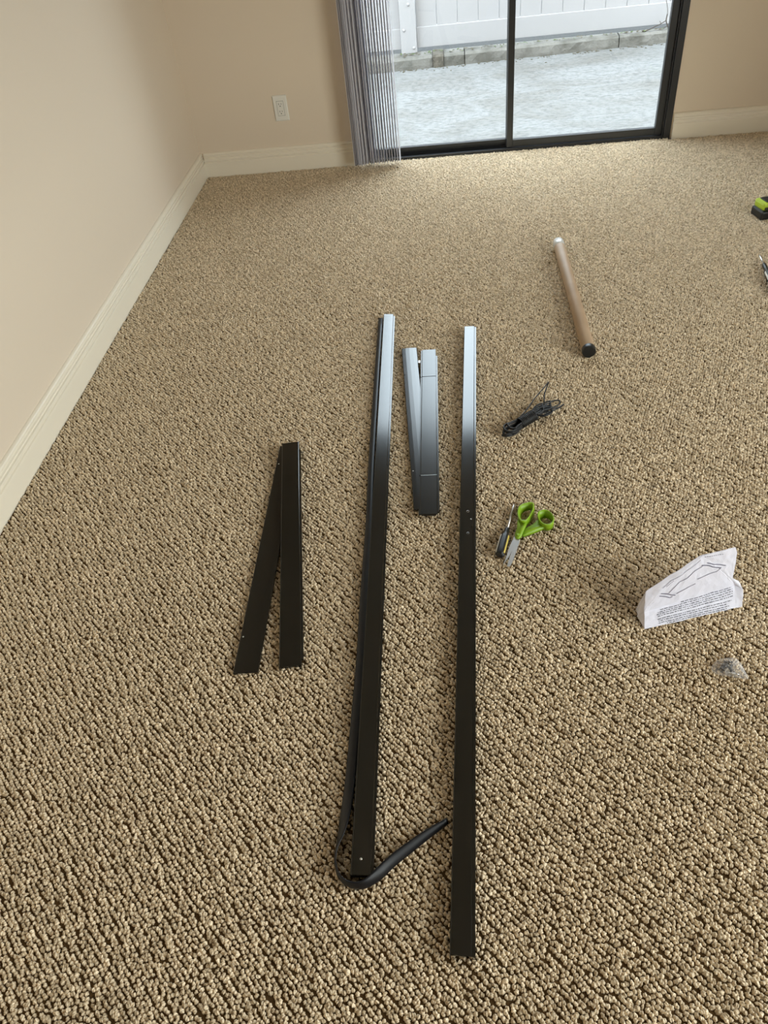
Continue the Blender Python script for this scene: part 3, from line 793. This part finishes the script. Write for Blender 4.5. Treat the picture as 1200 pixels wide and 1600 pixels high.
# ------------------------------------------------------------------ folded paper packet
pk0 = at(1080, 968, 0)
pk = thing('paper_packet', 'crumpled folded white instruction paper standing on the carpet at right', 'paper', (pk0.x, pk0.y, 0))
def nz(p_, a=.0016):
    v = noise.noise_vector(p_*38)+noise.noise_vector(p_*95)*.45; return v*a
K = dict(A0=at(1008, 983, .001), B0=at(1149, 950, .001), A1=at(1006, 956.5, .024), B1=at(1147.5, 914, .031), T0=at(1159.5, 948, .001), T1=at(1161, 921, .026), TB=at(1154, 908, .038), F0=at(995, 963, .006), F2=at(1003, 976, .001))
# the upper sheet is one plane that leans back from the top of the printed band
along = (K['B1']-K['A1']).normalized(); back = Vector((-along.y, along.x, 0)).normalized()
lean = math.radians(6); PN = along.cross(back*math.sin(lean)+Vector((0, 0, 1))*math.cos(lean)).normalized()
def on_plane(u, v, off=0):
    d_ = _f + RT*((u-600)/F_PX) + DN*((v-800)/F_PX); o_ = K['A1']+PN*off
    return EYE + d_*((o_-EYE).dot(PN)/d_.dot(PN))
if PN.dot(EYE-K['A1']) < 0: PN = -PN
for n_, (u, v) in dict(S2=(1033.5, 920.5), MD=(1098, 868), PK=(1149, 855), PR=(1152, 864), CR=(1145, 903), SJ=(1018, 940)).items(): K[n_] = on_plane(u, v)
K['SL'] = at(1009, 923.5, K['S2'].z-.002); K['SR'] = at(1094, 868, K['MD'].z); K['F1'] = at(1002, 940, .030)
K['GL'] = K['A1']+back*.030; K['GL'].z = .001; K['GR'] = K['B1']+back*.055; K['GR'].z = .001
k = K
def panel(c, amp=.0016):
    c = [Vector(x) for x in c]
    if len(c) == 3: c = [c[0], c[1], c[2], c[2]]
    def S(u, v):
        p_ = (c[0]*(1-u)+c[1]*u)*(1-v)+(c[3]*(1-u)+c[2]*u)*v
        q_ = p_+nz(p_, amp); q_.z = max(q_.z, .0006); return q_
    return S
def panel_mesh(bm, S, nu=18, nv=9):
    g = [[bm.verts.new(S(i/nu, j/nv)) for i in range(nu+1)] for j in range(nv+1)]
    for j in range(nv):
        for i in range(nu):
            vs = []
            for v_ in (g[j][i], g[j][i+1], g[j+1][i+1], g[j+1][i]):
                if all((v_.co-w_.co).length > 1e-6 for w_ in vs): vs.append(v_)
            if len(vs) > 2: bm.faces.new(vs)
S_band = panel([k['A0'], k['B0'], k['B1'], k['A1']])
panels = [S_band, panel([k['A1'], k['B1'], k['MD'], k['S2']]), panel([k['B1'], k['CR'], k['MD']]), panel([k['CR'], k['PR'], k['PK'], k['MD']]),
          panel([k['SL'], k['S2'], k['MD'], k['SR']]), panel([k['A1'], k['S2'], k['SJ']]), panel([k['A1'], k['SJ'], k['S2'], k['SL']]), panel([k['A1'], k['SL'], k['F1'], k['F0']]), panel([k['A0'], k['A1'], k['F0'], k['F2']]),
          panel([k['B0'], k['T0'], k['T1'], k['B1']]), panel([k['B1'], k['T1'], k['TB'], k['CR']]),
          panel([k['GL'], k['F2'], k['F1'], k['SL']]), panel([k['GL'], k['GR'], k['SR'], k['SL']]), panel([k['GR'], k['T0'], k['T1'], k['TB']]), panel([k['GR'], k['PR'], k['PK'], k['SR']])]
bm = bmesh.new()
for S in panels: panel_mesh(bm, S)
bmesh.ops.remove_doubles(bm, verts=bm.verts, dist=.0004)
sheet = child(pk, 'sheet', bm, M['paper'], False)
sm = sheet.modifiers.new('thickness', 'SOLIDIFY'); sm.thickness = .0005; sm.offset = 0
def stroke(bm, row, wv):
    for (a, na), (b, nb) in zip(row, row[1:]):
        tt = b-a
        if tt.length < 1e-7: continue
        w_ = na.cross(tt).normalized()*wv/2
        bm.faces.new([bm.verts.new(x) for x in (a-w_, b-w_, b+w_, a+w_)])
def printed(S, bm, u0, v0, u1, v1, wv):
    """thin inked stroke on panel S"""
    n = max(1, int(abs(u1-u0)*30+abs(v1-v0)*12)); row = []
    for i in range(n+1):
        q = i/n; u, v = u0+(u1-u0)*q, v0+(v1-v0)*q
        e = 1e-3; p_ = S(u, v); nn = (S(min(u+e, 1), v)-S(max(u-e, 0), v)).cross(S(u, min(v+e, 1))-S(u, max(v-e, 0)))
        if nn.length < 1e-12: continue
        nn.normalize()
        if nn.dot(EYE-p_) < 0: nn = -nn
        row.append((p_+nn*.0009, nn))
    stroke(bm, row, wv)
bm = bmesh.new(); r = random.Random(11)
for i_, (v, ua, ub) in enumerate(((.95, .40, .96), (.85, .17, .97), (.74, .14, .975), (.64, .13, .97), (.53, .14, .975), (.37, .14, .96), (.27, .15, .90), (.16, .15, .93), (.07, .24, .90))):
    u = ua
    while u < ub:
        w_ = r.choice((.012, .02, .03, .038, .045)); e_ = min(u+w_, ub)
        printed(S_band, bm, u, v, e_, v, .0017*r.uniform(.8, 1.15)); u = e_+.009
child(pk, 'printed_text', bm, M['ink'])
def drawn(bm, pts, wv=.0014, step=.004):
    P_ = [on_plane(990+x/6.667, 850+y/6.667) for x, y in pts]; row = []
    for a, b in zip(P_, P_[1:]):
        n = max(1, int((b-a).length/step)); row += [a.lerp(b, i/n) for i in range(n)]
    row.append(P_[-1]); stroke(bm, [(p_+nz(p_)+PN*.0010, PN) for p_ in row], wv)
bm = bmesh.new()
drawn(bm, [(268, 542), (330, 548), (372, 562), (402, 548)], .0022); drawn(bm, [(285, 518), (345, 520), (390, 530), (432, 530)], .0024)
drawn(bm, [(300, 462), (390, 385), (500, 318), (610, 238), (700, 165)], .0010); drawn(bm, [(362, 512), (480, 392), (560, 352), (650, 268), (722, 226)], .0015)
drawn(bm, [(440, 515), (540, 462), (642, 410)], .0017); drawn(bm, [(662, 362), (780, 312), (862, 282), (905, 244)], .0016)
drawn(bm, [(706, 218), (780, 224), (842, 238), (912, 240)], .0024); drawn(bm, [(765, 198), (840, 212), (900, 208), (958, 216)], .0022)
for i_ in range(9): drawn(bm, [(742+i_*22, 134-i_*3.6), (756+i_*22, 132-i_*3.6)], .0014)
for i_ in range(6): drawn(bm, [(345+i_*13, 445-i_*11), (353+i_*13, 439-i_*11)], .0014)
child(pk, 'printed_drawing', bm, M['inkl'])

# ------------------------------------------------------------------ bag of screws
bc = at(1141, 1044, .006)
bg_ = thing('plastic_bag', 'small clear plastic bag of black screws in front of the paper', 'bag', (bc.x, bc.y, 0))
outl = smooth_path([at(u, v, .006) for u, v in ((1112, 1044), (1118, 1032), (1130, 1027), (1147, 1026), (1157, 1033), (1165, 1047), (1170, 1059), (1158, 1058), (1140, 1055), (1122, 1052))], 4, True)
bm = bmesh.new(); n = len(outl); rings = []
for s_, zz in ((1, .002), (.85, .0085), (.6, .0135), (.3, .0160)):
    rings.append([bm.verts.new(Vector((bc.x+(p_.x-bc.x)*s_, bc.y+(p_.y-bc.y)*s_, zz+noise.noise(p_*150+Vector((s_*9, 0, 0)))*.0045*(1 if s_ < 1 else .3)))) for p_ in outl])
tp = bm.verts.new((bc.x, bc.y, .0165))
for a, b in zip(rings, rings[1:]):
    for j in range(n): bm.faces.new((a[j], a[(j+1) % n], b[(j+1) % n], b[j]))
for j in range(n): bm.faces.new((rings[-1][j], rings[-1][(j+1) % n], tp))
lowr = [bm.verts.new((bc.x+(p_.x-bc.x)*.9, bc.y+(p_.y-bc.y)*.9, .0008)) for p_ in outl]
for j in range(n): bm.faces.new((rings[0][j], rings[0][(j+1) % n], lowr[(j+1) % n], lowr[j]))
bm.faces.new(lowr[::-1])
child(bg_, 'film', bm, M['film'], False)
def screw(p_, ang, pitch, m_, L_=.020, r0=.0022):
    d_ = Vector((math.cos(ang)*math.cos(pitch), math.sin(ang)*math.cos(pitch), math.sin(pitch))); pts, rad = [], []
    pts += [p_, p_+d_*.0006, p_+d_*.0016, p_+d_*.0030]; rad += [.0022, .0040, .0038, r0]
    nth = 9
    for i in range(nth):
        s = .0035+(L_-.0055)*i/nth; h_ = (L_-.0055)/nth/2
        pts += [p_+d_*s, p_+d_*(s+h_)]; rad += [r0*1.15, r0*.75]
    pts.append(p_+d_*L_); rad.append(.0003)
    bm = bmesh.new(); sweep(bm, pts, rad, 9)
    return obj('screw', bm, m_, loc=tuple(p_))
SC = [(1127, 1045, .0045, 35, 5), (1129, 1039, .0060, 20, 8), (1131, 1034, .0050, -5, 0), (1133, 1043, .0095, 60, -6), (1129, 1047, .0045, 60, 6), (1139, 1036, .0085, 200, -8), (1141, 1045, .0050, 120, 5), (1143, 1039, .0060, 250, -5)]
for u, v, z, a, pt_ in SC:
    tag(screw(at(u, v, z), math.radians(a), math.radians(pt_), M['blackox']), 'small black screw heaped inside the clear plastic bag', 'screw', 'black screws in the bag')
tag(screw(at(1136, 1050.5, .0055), math.radians(-14), 0, M['steel'], .024), 'bright silver screw lying at the near side of the clear plastic bag', 'screw')

# ------------------------------------------------------------------ lime and black power tool at the right edge
tc_ = at(1187, 345, 0); dx = Vector((.97, .23, 0)).normalized(); dy = Vector((-.23, .97, 0)).normalized()
tl = thing('power_tool', 'lime green and black power tool cut off by the right edge of the picture', 'tool', (tc_.x+.06, tc_.y+.06, 0))
def obox(a, b, bevel):
    bm = B(a, b, bevel); bmesh.ops.transform(bm, verts=bm.verts, matrix=Matrix(((dx.x, dy.x, 0, tc_.x+.004), (dx.y, dy.y, 0, tc_.y-.004), (0, 0, 1, 0), (0, 0, 0, 1)))); return bm
child(tl, 'battery_base', obox((0, 0, .001), (.13, .085, .036), .007), M['blackcap'])
child(tl, 'housing', obox((.006, .010, .034), (.125, .083, .066), .010), M['lime'], False, 'lime green upper housing')
child(tl, 'latch', obox((.012, .004, .040), (.05, .0115, .050), .001), M['blackcap'])
child(tl, 'grip', obox((.02, .02, .064), (.11, .07, .070), .002), M['blackcap'])
